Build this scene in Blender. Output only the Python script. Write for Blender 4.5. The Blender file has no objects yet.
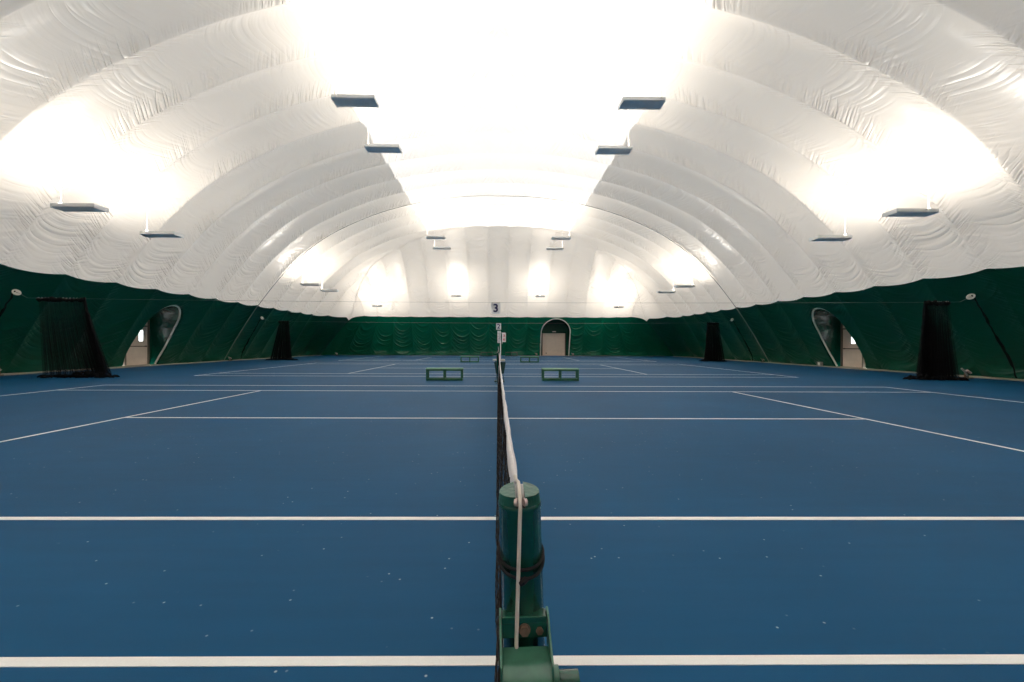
import bpy, math, random
import numpy as np
from mathutils import Vector, Matrix

random.seed(7)
rng = np.random.default_rng(7)
SC = bpy.context.scene
COL = SC.collection
PI = math.pi

# ------------------------------------------------------------------ camera
CAM_H = 1.283
FPX = 415.0
cam_d = bpy.data.cameras.new('camera')
cam_d.sensor_width = 36.0
cam_d.lens = FPX / 1024.0 * 36.0
cam_d.shift_x = 10.5 / 1024.0
cam_d.shift_y = 3.0 / 1024.0
cam_d.clip_start = 0.05
cam_d.clip_end = 300.0
cam = bpy.data.objects.new('camera', cam_d)
COL.objects.link(cam)
yaw, roll = -0.0083, 0.0035
cam.matrix_world = (Matrix.Translation((0, 0, CAM_H)) @ Matrix.Rotation(yaw, 4, 'Z')
                    @ Matrix.Rotation(PI / 2, 4, 'X') @ Matrix.Rotation(roll, 4, 'Z'))
SC.camera = cam

# ------------------------------------------------------------------ daylight outside the dome
world = bpy.data.worlds.new('daylight')
SC.world = world
world.use_nodes = True
wb = world.node_tree.nodes['Background']
wb.inputs[0].default_value = (1.0, 0.955, 0.905, 1)
wb.inputs[1].default_value = 6.8

# ------------------------------------------------------------------ exposure, colour
SC.view_settings.view_transform = 'Standard'
SC.view_settings.look = 'None'
SC.view_settings.gamma = 1.0
SC.view_settings.use_curve_mapping = False
SC.view_settings.exposure = 0.76
SC.cycles.use_denoising = True
SC.cycles.max_bounces = 10
SC.cycles.diffuse_bounces = 6
SC.cycles.sample_clamp_indirect = 6.0

P_INNER = 64.0       # lamp powers, W
P_OUTER = 54.0
P_END = 55.0

# ------------------------------------------------------------------ materials
def new_mat(name):
    m = bpy.data.materials.new(name)
    m.use_nodes = True
    nt = m.node_tree
    return m, nt, nt.nodes['Principled BSDF']

def simple(name, col, rough=0.5, metal=0.0, bump=0.0, bscale=40.0, vary=0.0, spec=0.5, coat=0.0):
    m, nt, p = new_mat(name)
    p.inputs['Base Color'].default_value = (*col, 1)
    p.inputs['Roughness'].default_value = rough
    p.inputs['Metallic'].default_value = metal
    p.inputs['Specular IOR Level'].default_value = spec
    if coat:
        p.inputs['Coat Weight'].default_value = coat
        p.inputs['Coat Roughness'].default_value = 0.12
    tc = nt.nodes.new('ShaderNodeTexCoord')
    n = nt.nodes.new('ShaderNodeTexNoise')
    n.inputs['Scale'].default_value = bscale
    n.inputs['Detail'].default_value = 3
    nt.links.new(tc.outputs['Object'], n.inputs['Vector'])
    if vary:
        r = nt.nodes.new('ShaderNodeMapRange')
        r.inputs['From Min'].default_value = 0.3
        r.inputs['From Max'].default_value = 0.7
        r.inputs['To Min'].default_value = 1 - vary
        r.inputs['To Max'].default_value = 1 + vary
        nt.links.new(n.outputs['Fac'], r.inputs['Value'])
        mx = nt.nodes.new('ShaderNodeVectorMath'); mx.operation = 'SCALE'
        mx.inputs[0].default_value = col
        nt.links.new(r.outputs['Result'], mx.inputs['Scale'])
        nt.links.new(mx.outputs['Vector'], p.inputs['Base Color'])
    if bump:
        b = nt.nodes.new('ShaderNodeBump')
        b.inputs['Strength'].default_value = 0.5
        b.inputs['Distance'].default_value = bump
        nt.links.new(n.outputs['Fac'], b.inputs['Height'])
        nt.links.new(b.outputs['Normal'], p.inputs['Normal'])
    return m

class NG:
    """tiny helper to write shader maths"""
    def __init__(s, nt): s.nt = nt
    def m(s, op, a, b=None, c=None):
        n = s.nt.nodes.new('ShaderNodeMath'); n.operation = op
        for i, v in enumerate((a, b, c)):
            if v is None: continue
            if isinstance(v, (int, float)): n.inputs[i].default_value = v
            else: s.nt.links.new(v, n.inputs[i])
        return n.outputs[0]
    def attr(s, name):
        n = s.nt.nodes.new('ShaderNodeAttribute'); n.attribute_name = name
        return n.outputs['Fac']
    def xyz(s, x, y, z):
        n = s.nt.nodes.new('ShaderNodeCombineXYZ')
        for i, v in enumerate((x, y, z)):
            if isinstance(v, (int, float)): n.inputs[i].default_value = v
            else: s.nt.links.new(v, n.inputs[i])
        return n.outputs[0]
    def noise(s, vec, scale=1.0, detail=2.0, rough=0.5, dist=0.0):
        n = s.nt.nodes.new('ShaderNodeTexNoise')
        n.inputs['Scale'].default_value = scale
        n.inputs['Detail'].default_value = detail
        n.inputs['Roughness'].default_value = rough
        n.inputs['Distortion'].default_value = dist
        s.nt.links.new(vec, n.inputs['Vector'])
        return n.outputs['Fac']
    def rng(s, v, a, b, c, d, smooth=False):
        n = s.nt.nodes.new('ShaderNodeMapRange')
        if smooth: n.interpolation_type = 'SMOOTHSTEP'
        s.nt.links.new(v, n.inputs['Value'])
        for k, x in zip(('From Min', 'From Max', 'To Min', 'To Max'), (a, b, c, d)):
            n.inputs[k].default_value = x
        return n.outputs['Result']

def fabric_bump(nt, p, kind):
    """Creases of the inflated liner: swags hung between two seams, and short gathers beside each seam.
    'bay' counts the seams along the building, 'run' is metres of cloth above the colour change."""
    g = NG(nt)
    bay, run = g.attr('bay'), g.attr('run')
    fu = g.m('FRACT', bay)
    idx = g.m('FLOOR', bay)
    c = g.m('SUBTRACT', g.m('MULTIPLY', fu, 2.0), 1.0)
    q = g.m('MULTIPLY', c, c)
    lowf = g.noise(g.xyz(bay, g.m('MULTIPLY', run, 0.35), 3.0), 1.0, 1.0)
    if kind == 'green_end':
        sag, freq, amp = 0.62, 2.6, 0.03
    elif kind == 'green_side':
        sag, freq, amp = 0.45, 2.6, 0.050
    else:
        sag, freq, amp = 0.5, 3.6, 0.06
    ph = g.m('SUBTRACT', run, g.m('MULTIPLY', q, sag))
    ph = g.m('ADD', ph, g.m('MULTIPLY', lowf, 0.5))
    swag = g.noise(g.xyz(g.m('ADD', g.m('MULTIPLY', idx, 13.37), g.m('MULTIPLY', fu, 0.9)),
                         g.m('MULTIPLY', ph, freq), 0.0), 1.0, 1.0, 0.45)
    swag = g.m('ABSOLUTE', g.m('SUBTRACT', swag, 0.5))
    swag = g.m('POWER', g.m('SUBTRACT', 1.0, g.m('MULTIPLY', swag, 3.2)), 2.0)   # sharp ridges
    patch = g.rng(g.noise(g.xyz(g.m('MULTIPLY', bay, 0.8), g.m('MULTIPLY', run, 0.5), 9.0), 1.0, 1.0), 0.40, 0.62, 0.08, 1.0)
    if kind == 'white':
        w = g.rng(run, 0.3, 5.5, 1.0, 0.42, True)
    else:
        w = g.rng(run, -4.5, 0.0, 1.1, 0.6)
    edge = g.rng(q, 0.55, 1.0, 1.0, 0.15)
    h = g.m('MULTIPLY', g.m('MULTIPLY', swag, w), g.m('MULTIPLY', patch, edge))
    h = g.m('MULTIPLY', h, amp)
    # gathers close to the seam
    dseam = g.m('ABSOLUTE', g.m('SUBTRACT', g.m('FRACT', g.m('ADD', bay, 0.5)), 0.5))
    near = g.rng(dseam, 0.02, 0.36, 1.0, 0.0, True)
    ga = g.noise(g.xyz(g.m('MULTIPLY', bay, 2.2), g.m('ADD', g.m('MULTIPLY', run, 5.5), g.m('MULTIPLY', dseam, -9.0)), 1.5), 1.0, 1.2, 0.5)
    ga = g.m('POWER', g.m('SUBTRACT', 1.0, g.m('MULTIPLY', g.m('ABSOLUTE', g.m('SUBTRACT', ga, 0.5)), 3.0)), 3.0)
    gp = g.rng(g.noise(g.xyz(bay, g.m('MULTIPLY', run, 0.3), 20.0), 1.0, 1.0), 0.36, 0.60, 0.0, 1.0)
    h2 = g.m('MULTIPLY', g.m('MULTIPLY', ga, near), g.m('MULTIPLY', gp, 0.055 if kind == 'white' else 0.02))
    fine = g.noise(g.xyz(g.m('MULTIPLY', bay, 3.0), g.m('MULTIPLY', ph, 9.0), 5.0), 1.0, 1.0)
    h3 = g.m('MULTIPLY', fine, 0.006)
    hh = g.m('ADD', g.m('ADD', h, h2), h3)
    b = nt.nodes.new('ShaderNodeBump')
    b.inputs['Strength'].default_value = 1.0
    b.inputs['Distance'].default_value = 1.0
    nt.links.new(hh, b.inputs['Height'])
    nt.links.new(b.outputs['Normal'], p.inputs['Normal'])
    return b

def fabric(name, col, kind, rough=0.42, spec=0.5, thru=0.0):
    m, nt, p = new_mat(name)
    p.inputs['Base Color'].default_value = (*col, 1)
    p.inputs['Roughness'].default_value = rough
    p.inputs['Specular IOR Level'].default_value = spec
    bb = fabric_bump(nt, p, kind)
    if thru:
        tr = nt.nodes.new('ShaderNodeBsdfTranslucent')
        tr.inputs['Color'].default_value = (0.62, 0.60, 0.56, 1)
        nt.links.new(bb.outputs['Normal'], tr.inputs['Normal'])
        mx = nt.nodes.new('ShaderNodeMixShader'); mx.inputs[0].default_value = thru
        nt.links.new(p.outputs[0], mx.inputs[1]); nt.links.new(tr.outputs[0], mx.inputs[2])
        nt.links.new(mx.outputs[0], nt.nodes['Material Output'].inputs['Surface'])
    return m

M_white = fabric('white_vinyl_liner', (0.87, 0.80, 0.72), 'white', 0.30, 0.5, 0.042)
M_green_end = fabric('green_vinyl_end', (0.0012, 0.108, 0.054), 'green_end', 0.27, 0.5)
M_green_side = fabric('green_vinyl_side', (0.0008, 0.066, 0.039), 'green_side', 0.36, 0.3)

# translucent skylight cloth
M_sky, nt, p = new_mat('translucent_skylight_cloth')
out = nt.nodes['Material Output']
p.inputs['Base Color'].default_value = (0.74, 0.70, 0.66, 1)
p.inputs['Roughness'].default_value = 0.5
bb = fabric_bump(nt, p, 'white')
tr = nt.nodes.new('ShaderNodeBsdfTranslucent')
tr.inputs['Color'].default_value = (0.62, 0.61, 0.59, 1)
nt.links.new(bb.outputs['Normal'], tr.inputs['Normal'])
mx = nt.nodes.new('ShaderNodeMixShader')
mx.inputs[0].default_value = 0.135
nt.links.new(p.outputs[0], mx.inputs[1])
nt.links.new(tr.outputs[0], mx.inputs[2])
nt.links.new(mx.outputs[0], out.inputs['Surface'])

# blue acrylic court
M_court, nt, p = new_mat('blue_acrylic_court')
g = NG(nt)
tc = nt.nodes.new('ShaderNodeTexCoord')
pos = tc.outputs['Object']
n1 = g.noise(pos, 0.35, 4.0, 0.6)
n2 = g.noise(pos, 260.0, 2.0, 0.6)
mp = nt.nodes.new('ShaderNodeMapping')
mp.inputs['Scale'].default_value = (0.6, 7.0, 1.0)
nt.links.new(pos, mp.inputs['Vector'])
n3 = g.noise(mp.outputs[0], 1.4, 3.0, 0.6)
f = g.m('ADD', g.m('MULTIPLY', n1, 0.55), g.m('ADD', g.m('MULTIPLY', n2, 0.25), g.m('MULTIPLY', n3, 0.2)))
f = g.rng(f, 0.3, 0.7, 0.78, 1.22)
sc_ = nt.nodes.new('ShaderNodeVectorMath'); sc_.operation = 'SCALE'
sc_.inputs[0].default_value = (0.0030, 0.072, 0.172)
nt.links.new(f, sc_.inputs['Scale'])
# pale flecks of felt and dust
vo = nt.nodes.new('ShaderNodeTexVoronoi')
vo.voronoi_dimensions = '2D'
vo.inputs['Scale'].default_value = 7.0
nt.links.new(pos, vo.inputs['Vector'])
fl = g.rng(vo.outputs['Distance'], 0.022, 0.05, 1.0, 0.0)
sel = g.rng(g.noise(pos, 5.0, 0.0), 0.60, 0.72, 0.0, 0.8)
mixc = nt.nodes.new('ShaderNodeMix'); mixc.data_type = 'RGBA'
nt.links.new(g.m('MULTIPLY', fl, sel), mixc.inputs['Factor'])
nt.links.new(sc_.outputs['Vector'], mixc.inputs['A'])
mixc.inputs['B'].default_value = (0.5, 0.55, 0.55, 1)
nt.links.new(mixc.outputs['Result'], p.inputs['Base Color'])
p.inputs['Roughness'].default_value = 0.62
p.inputs['Specular IOR Level'].default_value = 0.15
bp = nt.nodes.new('ShaderNodeBump'); bp.inputs['Strength'].default_value = 0.35; bp.inputs['Distance'].default_value = 0.002
nt.links.new(n2, bp.inputs['Height']); nt.links.new(bp.outputs['Normal'], p.inputs['Normal'])

M_line = simple('white_line_paint', (0.80, 0.80, 0.78), 0.6, bump=0.001, bscale=200, vary=0.04)
M_concrete = simple('beige_concrete', (0.42, 0.36, 0.28), 0.8, bump=0.01, bscale=12, vary=0.2)
M_postgreen = simple('glossy_green_enamel', (0.006, 0.066, 0.040), 0.26, bump=0.0008, bscale=60, vary=0.10, coat=0.5)
M_worn = simple('worn_green_enamel', (0.035, 0.135, 0.085), 0.30, bump=0.0004, bscale=60, vary=0.12, coat=0.4)
M_cap = simple('chipped_green_cap', (0.012, 0.085, 0.055), 0.38, bump=0.006, bscale=45, vary=0.25)
M_darkgreen = simple('dark_green_plastic', (0.008, 0.040, 0.028), 0.5, vary=0.15)
M_benchgreen = simple('green_bench_paint', (0.020, 0.115, 0.052), 0.45, vary=0.12, bscale=8)
M_benchtop = simple('pale_green_bench_top', (0.20, 0.40, 0.26), 0.5, vary=0.12, bscale=8)
M_net = simple('black_net_cord', (0.028, 0.022, 0.020), 0.8, vary=0.2, spec=0.2)
M_tape = simple('white_canvas_tape', (0.78, 0.74, 0.73), 0.75, bump=0.002, bscale=70, vary=0.06)
M_cable = simple('off_white_vinyl_cable', (0.66, 0.58, 0.50), 0.4, vary=0.05)
M_rubber = simple('black_elastic_cord', (0.014, 0.012, 0.013), 0.7, vary=0.2, spec=0.15)
M_bolt = simple('rusty_bolt_head', (0.17, 0.11, 0.07), 0.55, metal=0.4, vary=0.3, bscale=80)
M_pinkish = simple('worn_pulley_bolt', (0.62, 0.46, 0.42), 0.4, vary=0.15, bscale=80)
M_fixture = simple('grey_fixture_underside', (0.86, 0.86, 0.86), 0.35, metal=0.0, vary=0.06, bscale=3)
M_fixwhite = simple('white_fixture_enamel', (0.80, 0.80, 0.78), 0.3, vary=0.02)
M_rod = simple('white_hanger', (0.86, 0.85, 0.83), 0.4, vary=0.02)
M_steelrope = simple('grey_rope', (0.30, 0.28, 0.25), 0.6, vary=0.1)
M_pipe = simple('white_plastic_pipe', (0.72, 0.72, 0.68), 0.35, vary=0.05)
M_door = simple('beige_painted_door', (0.66, 0.55, 0.45), 0.5, vary=0.05, bscale=3)
M_frame = simple('brown_door_frame', (0.12, 0.10, 0.075), 0.5, vary=0.1)
M_bar = simple('dark_metal_bar', (0.10, 0.085, 0.07), 0.35, metal=0.6, vary=0.1)
M_tunnel = simple('dark_green_glossy_tunnel', (0.002, 0.075, 0.050), 0.20, bump=0.12, bscale=5.5, vary=0.1, coat=0.4)
M_card = simple('white_card', (0.82, 0.81, 0.80), 0.5, vary=0.02)
M_ink = simple('navy_ink', (0.010, 0.008, 0.11), 0.5, vary=0.02)
M_grey = simple('dark_grey_ink', (0.03, 0.03, 0.04), 0.5, vary=0.02)
M_red = simple('red_ink', (0.65, 0.05, 0.06), 0.5, vary=0.02)
M_greymetal = simple('grey_galvanised_metal', (0.36, 0.35, 0.33), 0.4, metal=0.5, vary=0.15, bscale=10)
M_lens = simple('pale_disc', (0.62, 0.60, 0.54), 0.4, vary=0.05)
M_sheer = simple('divider_net_yarn', (0.006, 0.006, 0.007), 0.85, vary=0.2, spec=0.1)

def emis(name, col, s):
    m = bpy.data.materials.new(name); m.use_nodes = True
    nt = m.node_tree
    p = nt.nodes['Principled BSDF']
    p.inputs['Base Color'].default_value = (*col, 1)
    p.inputs['Emission Color'].default_value = (*col, 1)
    p.inputs['Emission Strength'].default_value = s
    return m
M_pane = emis('daylit_door_glass', (0.95, 0.98, 1.0), 1.3)
M_tube = emis('lamp_tube', (1.0, 0.96, 0.9), 3.0)

# loosely knitted netting: threads with open holes between them
def netting(name, scale, fill):
    m, nt, p = new_mat(name)
    p.inputs['Base Color'].default_value = (0.006, 0.006, 0.007, 1)
    p.inputs['Roughness'].default_value = 0.85
    p.inputs['Specular IOR Level'].default_value = 0.1
    g = NG(nt)
    a, b = g.attr('netu'), g.attr('netv')
    fa = g.m('FRACT', g.m('MULTIPLY', a, scale)); fb = g.m('FRACT', g.m('MULTIPLY', b, scale))
    ta = g.m('LESS_THAN', fa, fill); tb = g.m('LESS_THAN', fb, fill)
    al = g.m('MAXIMUM', ta, tb)
    nt.links.new(al, p.inputs['Alpha'])
    return m
M_netting = netting('black_divider_netting', 22.0, 0.14)
M_netting_far = netting('black_divider_netting_folded', 22.0, 0.42)

# ------------------------------------------------------------------ object helpers
def tag(o, label=None, cat=None, group=None, kind=None):
    if label: o['label'] = label
    if cat: o['category'] = cat
    if group: o['group'] = group
    if kind: o['kind'] = kind
    return o

def empty(name, loc=(0, 0, 0), rz=0.0, parent=None):
    o = bpy.data.objects.new(name, None)
    o.empty_display_size = 0.1
    COL.objects.link(o)
    o.location = loc
    o.rotation_euler = (0, 0, rz)
    if parent: o.parent = parent
    return o

def children(o): return [c for c in bpy.data.objects if c.parent == o]

def copy_tree(o, parent=None):
    c = o.copy(); COL.objects.link(c)
    if parent is not None: c.parent = parent
    for ch in children(o):
        if ch != c: copy_tree(ch, c)
    return c

class MB:
    def __init__(s): s.v = []; s.f = []
    def add(s, vs, fs):
        b = len(s.v)
        s.v += [tuple(v) for v in vs]
        s.f += [tuple(i + b for i in f) for f in fs]
        return s
    def box(s, c, d, R=None):
        hx, hy, hz = d[0] / 2, d[1] / 2, d[2] / 2
        vs = [Vector((x, y, z)) for x in (-hx, hx) for y in (-hy, hy) for z in (-hz, hz)]
        if R is not None: vs = [R @ v for v in vs]
        vs = [v + Vector(c) for v in vs]
        return s.add(vs, [(0, 1, 3, 2), (4, 6, 7, 5), (0, 4, 5, 1), (2, 3, 7, 6), (0, 2, 6, 4), (1, 5, 7, 3)])
    def tube(s, pts, r, n=10, cap=True):
        pts = [Vector(p) for p in pts]
        rr = r if isinstance(r, (list, tuple)) else [r] * len(pts)
        rings = []
        prev = None
        for i, p in enumerate(pts):
            t = (pts[min(i + 1, len(pts) - 1)] - pts[max(i - 1, 0)]).normalized()
            if prev is None:
                a = Vector((0, 0, 1)) if abs(t.z) < 0.9 else Vector((1, 0, 0))
                u = t.cross(a).normalized()
            else:
                u = (prev - t * prev.dot(t)).normalized()
            prev = u
            w = t.cross(u)
            rings.append([p + (u * math.cos(2 * PI * k / n) + w * math.sin(2 * PI * k / n)) * rr[i] for k in range(n)])
        vs = [v for ring in rings for v in ring]
        fs = []
        for i in range(len(pts) - 1):
            for k in range(n):
                k2 = (k + 1) % n
                fs.append((i * n + k, i * n + k2, (i + 1) * n + k2, (i + 1) * n + k))
        if cap:
            fs.append(tuple(range(n - 1, -1, -1)))
            fs.append(tuple((len(pts) - 1) * n + k for k in range(n)))
        return s.add(vs, fs)
    def cyl(s, a, b, r, n=24): return s.tube([a, b], r, n)
    def lathe(s, prof, n=32, c=(0, 0, 0)):
        vs, fs = [], []
        for (r, z) in prof:
            for k in range(n):
                a = 2 * PI * k / n
                vs.append((c[0] + r * math.cos(a), c[1] + r * math.sin(a), c[2] + z))
        for i in range(len(prof) - 1):
            for k in range(n):
                k2 = (k + 1) % n
                fs.append((i * n + k, i * n + k2, (i + 1) * n + k2, (i + 1) * n + k))
        fs.append(tuple(range(n - 1, -1, -1)))
        fs.append(tuple((len(prof) - 1) * n + k for k in range(n)))
        return s.add(vs, fs)
    def prism(s, poly, y0, y1):
        """poly in x,z, extruded along y"""
        n = len(poly)
        vs = [(x, y0, z) for x, z in poly] + [(x, y1, z) for x, z in poly]
        fs = [tuple(range(n)), tuple(range(2 * n - 1, n - 1, -1))]
        for k in range(n):
            k2 = (k + 1) % n
            fs.append((k, k + n, k2 + n, k2))
        return s.add(vs, fs)
    def build(s, name, mat, parent=None, smooth=False, bevel=0.0, segs=2):
        me = bpy.data.meshes.new(name)
        me.from_pydata(s.v, [], s.f)
        me.materials.append(mat)
        me.update()
        import bmesh
        bm = bmesh.new(); bm.from_mesh(me)
        bmesh.ops.recalc_face_normals(bm, faces=bm.faces)
        bm.to_mesh(me); bm.free()
        o = bpy.data.objects.new(name, me)
        COL.objects.link(o)
        if parent: o.parent = parent
        if smooth:
            for p_ in me.polygons: p_.use_smooth = True
            try:
                me.set_sharp_from_angle(angle=math.radians(40))
            except Exception: pass
        if bevel:
            b = o.modifiers.new('bevel', 'BEVEL'); b.width = bevel; b.segments = segs
            b.limit_method = 'ANGLE'; b.angle_limit = math.radians(35)
        return o

def grid_mesh(name, P, attrs, mat, parent=None, keep=None, kind=None, thick=0.0):
    """P: (n,m,3) array. attrs: name -> (n,m). keep: (n-1,m-1) bool"""
    n, m = P.shape[:2]
    idx = np.arange(n * m).reshape(n, m)
    q = np.stack([idx[:-1, :-1], idx[1:, :-1], idx[1:, 1:], idx[:-1, 1:]], -1)
    q = q[keep] if keep is not None else q.reshape(-1, 4)
    q = q.reshape(-1, 4)
    used = np.unique(q)
    remap = -np.ones(n * m, int); remap[used] = np.arange(len(used))
    V = P.reshape(-1, 3)[used]; F = remap[q]
    me = bpy.data.meshes.new(name)
    me.vertices.add(len(V)); me.vertices.foreach_set('co', V.astype(np.float32).ravel())
    me.loops.add(F.size); me.loops.foreach_set('vertex_index', F.astype(np.int32).ravel())
    me.polygons.add(len(F))
    me.polygons.foreach_set('loop_start', np.arange(0, F.size, 4, dtype=np.int32))
    me.polygons.foreach_set('loop_total', np.full(len(F), 4, dtype=np.int32))
    me.polygons.foreach_set('use_smooth', np.ones(len(F), dtype=bool))
    me.update(); me.validate()
    for k, a in attrs.items():
        at = me.attributes.new(k, 'FLOAT', 'POINT')
        at.data.foreach_set('value', a.reshape(-1)[used].astype(np.float32))
    me.materials.append(mat)
    o = bpy.data.objects.new(name, me); COL.objects.link(o)
    if parent: o.parent = parent
    if kind: o['kind'] = kind
    if thick:
        sm = o.modifiers.new('thickness', 'SOLIDIFY'); sm.thickness = thick; sm.offset = 0
    return o

# ------------------------------------------------------------------ shape of the dome
D_BACK, D_FAR = -12.0, 44.6
X_SIDE, X_BASE, D_BASE = 17.7, 20.2, 46.2
PITCH, SEAM0, EPITCH = 2.25, 14.9, 2.08
X_SKY, D_SKY = 6.46, 37.4

def interp_smooth(xs, ys):
    """natural cubic through points"""
    xs = np.array(xs, float); ys = np.array(ys, float); n = len(xs)
    h = np.diff(xs); A = np.zeros((n, n)); r = np.zeros(n)
    A[0, 0] = 1; A[-1, -1] = 1
    for i in range(1, n - 1):
        A[i, i - 1] = h[i - 1]; A[i, i] = 2 * (h[i - 1] + h[i]); A[i, i + 1] = h[i]
        r[i] = 3 * ((ys[i + 1] - ys[i]) / h[i] - (ys[i] - ys[i - 1]) / h[i - 1])
    c = np.linalg.solve(A, r)
    b = np.diff(ys) / h - h * (2 * c[:-1] + c[1:]) / 3
    d = np.diff(c) / (3 * h)
    def f(x):
        x = np.asarray(x, float)
        i = np.clip(np.searchsorted(xs, x) - 1, 0, n - 2)
        t = x - xs[i]
        return ys[i] + b[i] * t + c[i] * t * t + d[i] * t ** 3
    return f
profA_ = interp_smooth([-6.46, 0, 6.46, 8.7, 11.05, 13.5, 15.2, 16.5, 17.7], [11.6, 12.25, 11.6, 10.98, 10.02, 8.6, 7.1, 5.65, 4.08])
def profA(x): return profA_(np.abs(x))
profE_ = interp_smooth([32, 36, 37.4, 39.6, 41.8, 43.4, 44.6], [15.0, 13.1, 12.25, 10.7, 8.55, 6.35, 4.2])
def profE(d): return np.where(d < 32, 30.0, profE_(np.maximum(d, 32)))
def sstep(a, b, x):
    t = np.clip((x - a) / (b - a), 0, 1); return t * t * (3 - 2 * t)
def warp(X, D):
    """the plan of the roof edge is pulled in at the two far corners"""
    X2 = X * (1 - 0.12 * sstep(40.0, D_FAR, D) * sstep(9.0, X_SIDE, np.abs(X)))
    D2 = D - 1.2 * sstep(11.0, X_SIDE, np.abs(X)) * sstep(40.0, D_FAR, D)
    return X2, D2
K = 0.6
def base_z(X, D):
    A, E = profA(X), profE(D)
    m = np.minimum(A, E)
    return m - K * np.log(np.exp(-(A - m) / K) + np.exp(-(E - m) / K))
def lobe(u):
    c = np.abs(2 * (u - np.floor(u)) - 1)
    return 1 - c ** 2.1
BA, BE = 0.31, 0.19
def dome_point(X, D):
    X = np.asarray(X, float); D = np.asarray(D, float)
    def S(X, D):
        x2, d2 = warp(X, D)
        return np.stack([x2, d2, base_z(X, D)], -1)
    e = 0.05
    P = S(X, D)
    n = np.cross(S(X + e, D) - S(X - e, D), S(X, D + e) - S(X, D - e))
    n /= np.linalg.norm(n, axis=-1, keepdims=True) + 1e-9
    w = 1 / (1 + np.exp((profE(D) - profA(X)) / 0.35))       # 1 on the far end
    b = (1 - w) * BA * lobe((D - SEAM0) / PITCH) + w * BE * lobe(X / EPITCH + 0.5)
    edge = np.minimum(X_SIDE - np.abs(X), (D_FAR - D))
    P = P + n * (b * (0.45 + 0.55 * sstep(0, 2.0, edge)))[..., None]
    # the colour change hangs a little between two seams
    P[..., 2] -= b * (0.6 * (1 - w) + 0.42 * w) * (1 - sstep(0, 1.0, edge))
    return P, w

def arc_samples(f, a, b, step, must=()):
    xs = np.linspace(a, b, 4000); ys = f(xs)
    s = np.concatenate([[0], np.cumsum(np.hypot(np.diff(xs), np.diff(ys)))])
    n = int(s[-1] / step)
    out_ = np.interp(np.linspace(0, s[-1], n), s, xs)
    for m_ in must:
        out_[np.argmin(abs(out_ - m_))] = m_
    return out_, np.interp(out_, xs, s)

xr, sr = arc_samples(profA, 0, X_SIDE, 0.11, (X_SKY,))
Xs = np.concatenate([-xr[::-1][:-1], xr])
runX = np.concatenate([(sr[-1] - sr)[::-1][:-1], sr[-1] - sr])
d1 = np.arange(D_BACK, 35.15 + 1e-6, 0.09)
d2, s2 = arc_samples(profE, 35.15, D_FAR, 0.09, (D_SKY,))
Ds = np.concatenate([d1[:-1], d2])
runD = np.concatenate([np.full(len(d1) - 1, 20.0), s2[-1] - s2])
XX, DD = np.meshgrid(Xs, Ds, indexing='ij')
PP, WW = dome_point(XX, DD)
RX = np.repeat(runX[:, None], len(Ds), 1); RD = np.repeat(runD[None, :], len(Xs), 0)
end = WW > 0.5
bay = np.where(end, XX / EPITCH + 0.5 + 100, (DD - SEAM0) / PITCH + 200)
run = np.where(end, RD, RX)
ce = (XX[:-1, :-1] + XX[1:, 1:]) / 2; cd = (DD[:-1, :-1] + DD[1:, 1:]) / 2
sky = (np.abs(ce) < X_SKY) & (cd < D_SKY)
grid_mesh('ceiling', PP, {'bay': bay, 'run': run}, M_white, keep=~sky, kind='structure')
grid_mesh('ceiling_skylight', PP, {'bay': (DD - SEAM0) / PITCH + 200, 'run': RX}, M_sky, keep=sky, kind='structure')

# ------------------------------------------------------------------ green lower walls
DOORS = {'left': (23.58, 1.14, 2.15, 3.42), 'right': (23.6, 1.08, 2.15, 3.42), 'far': (6.3, 1.62, 2.55, 4.05)}
BOW = 0.11
def wall_prof(t):
    """t 0 at the colour change, 1 at the ground: share of the way out and of the way down"""
    down = t
    outw = t + 0.03 * np.sin(PI * t)
    return outw, down
def swags(u, run, side):
    r_ = np.random.default_rng(11 if side == 'far' else (12 if side == 'left' else 13))
    i = np.floor(u).astype(int); fu = u - i
    c = 2 * fu - 1
    cs = i - i.min(); nb = cs.max() + 1
    ph = r_.uniform(0, 6.28, (nb, 4)); sg_ = r_.uniform(0.75, 1.15, nb); st = r_.uniform(0.45, 1.0, nb)
    asym = r_.uniform(-0.25, 0.25, nb)
    sag = 0.95 if side == 'far' else 0.7
    v = run - sag * sg_[cs] * ((c + asym[cs]) ** 2) * (1.0 if side == 'far' else 1.0)
    lam = 0.56 if side == 'far' else 0.75
    w = v * 2 * PI / lam + 1.6 * np.sin(v * 1.9 + ph[cs, 0]) + 0.9 * np.sin(v * 4.7 + ph[cs, 1])
    ridge = np.maximum(0, 1 - np.abs(np.sin(w / 2 + ph[cs, 2])) * 1.55) ** 1.5      # narrow rolls
    pat = 0.35 + 0.65 * np.sin(v * 1.3 + ph[cs, 3]) ** 2
    fade = np.clip(1.15 - np.abs(c) ** 3, 0, 1) * (0.45 + 0.55 * np.clip(-run / 2.2, 0, 1))
    amp = 0.15 if side == 'far' else 0.035
    return -amp * ridge * pat * st[cs] * fade
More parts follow.
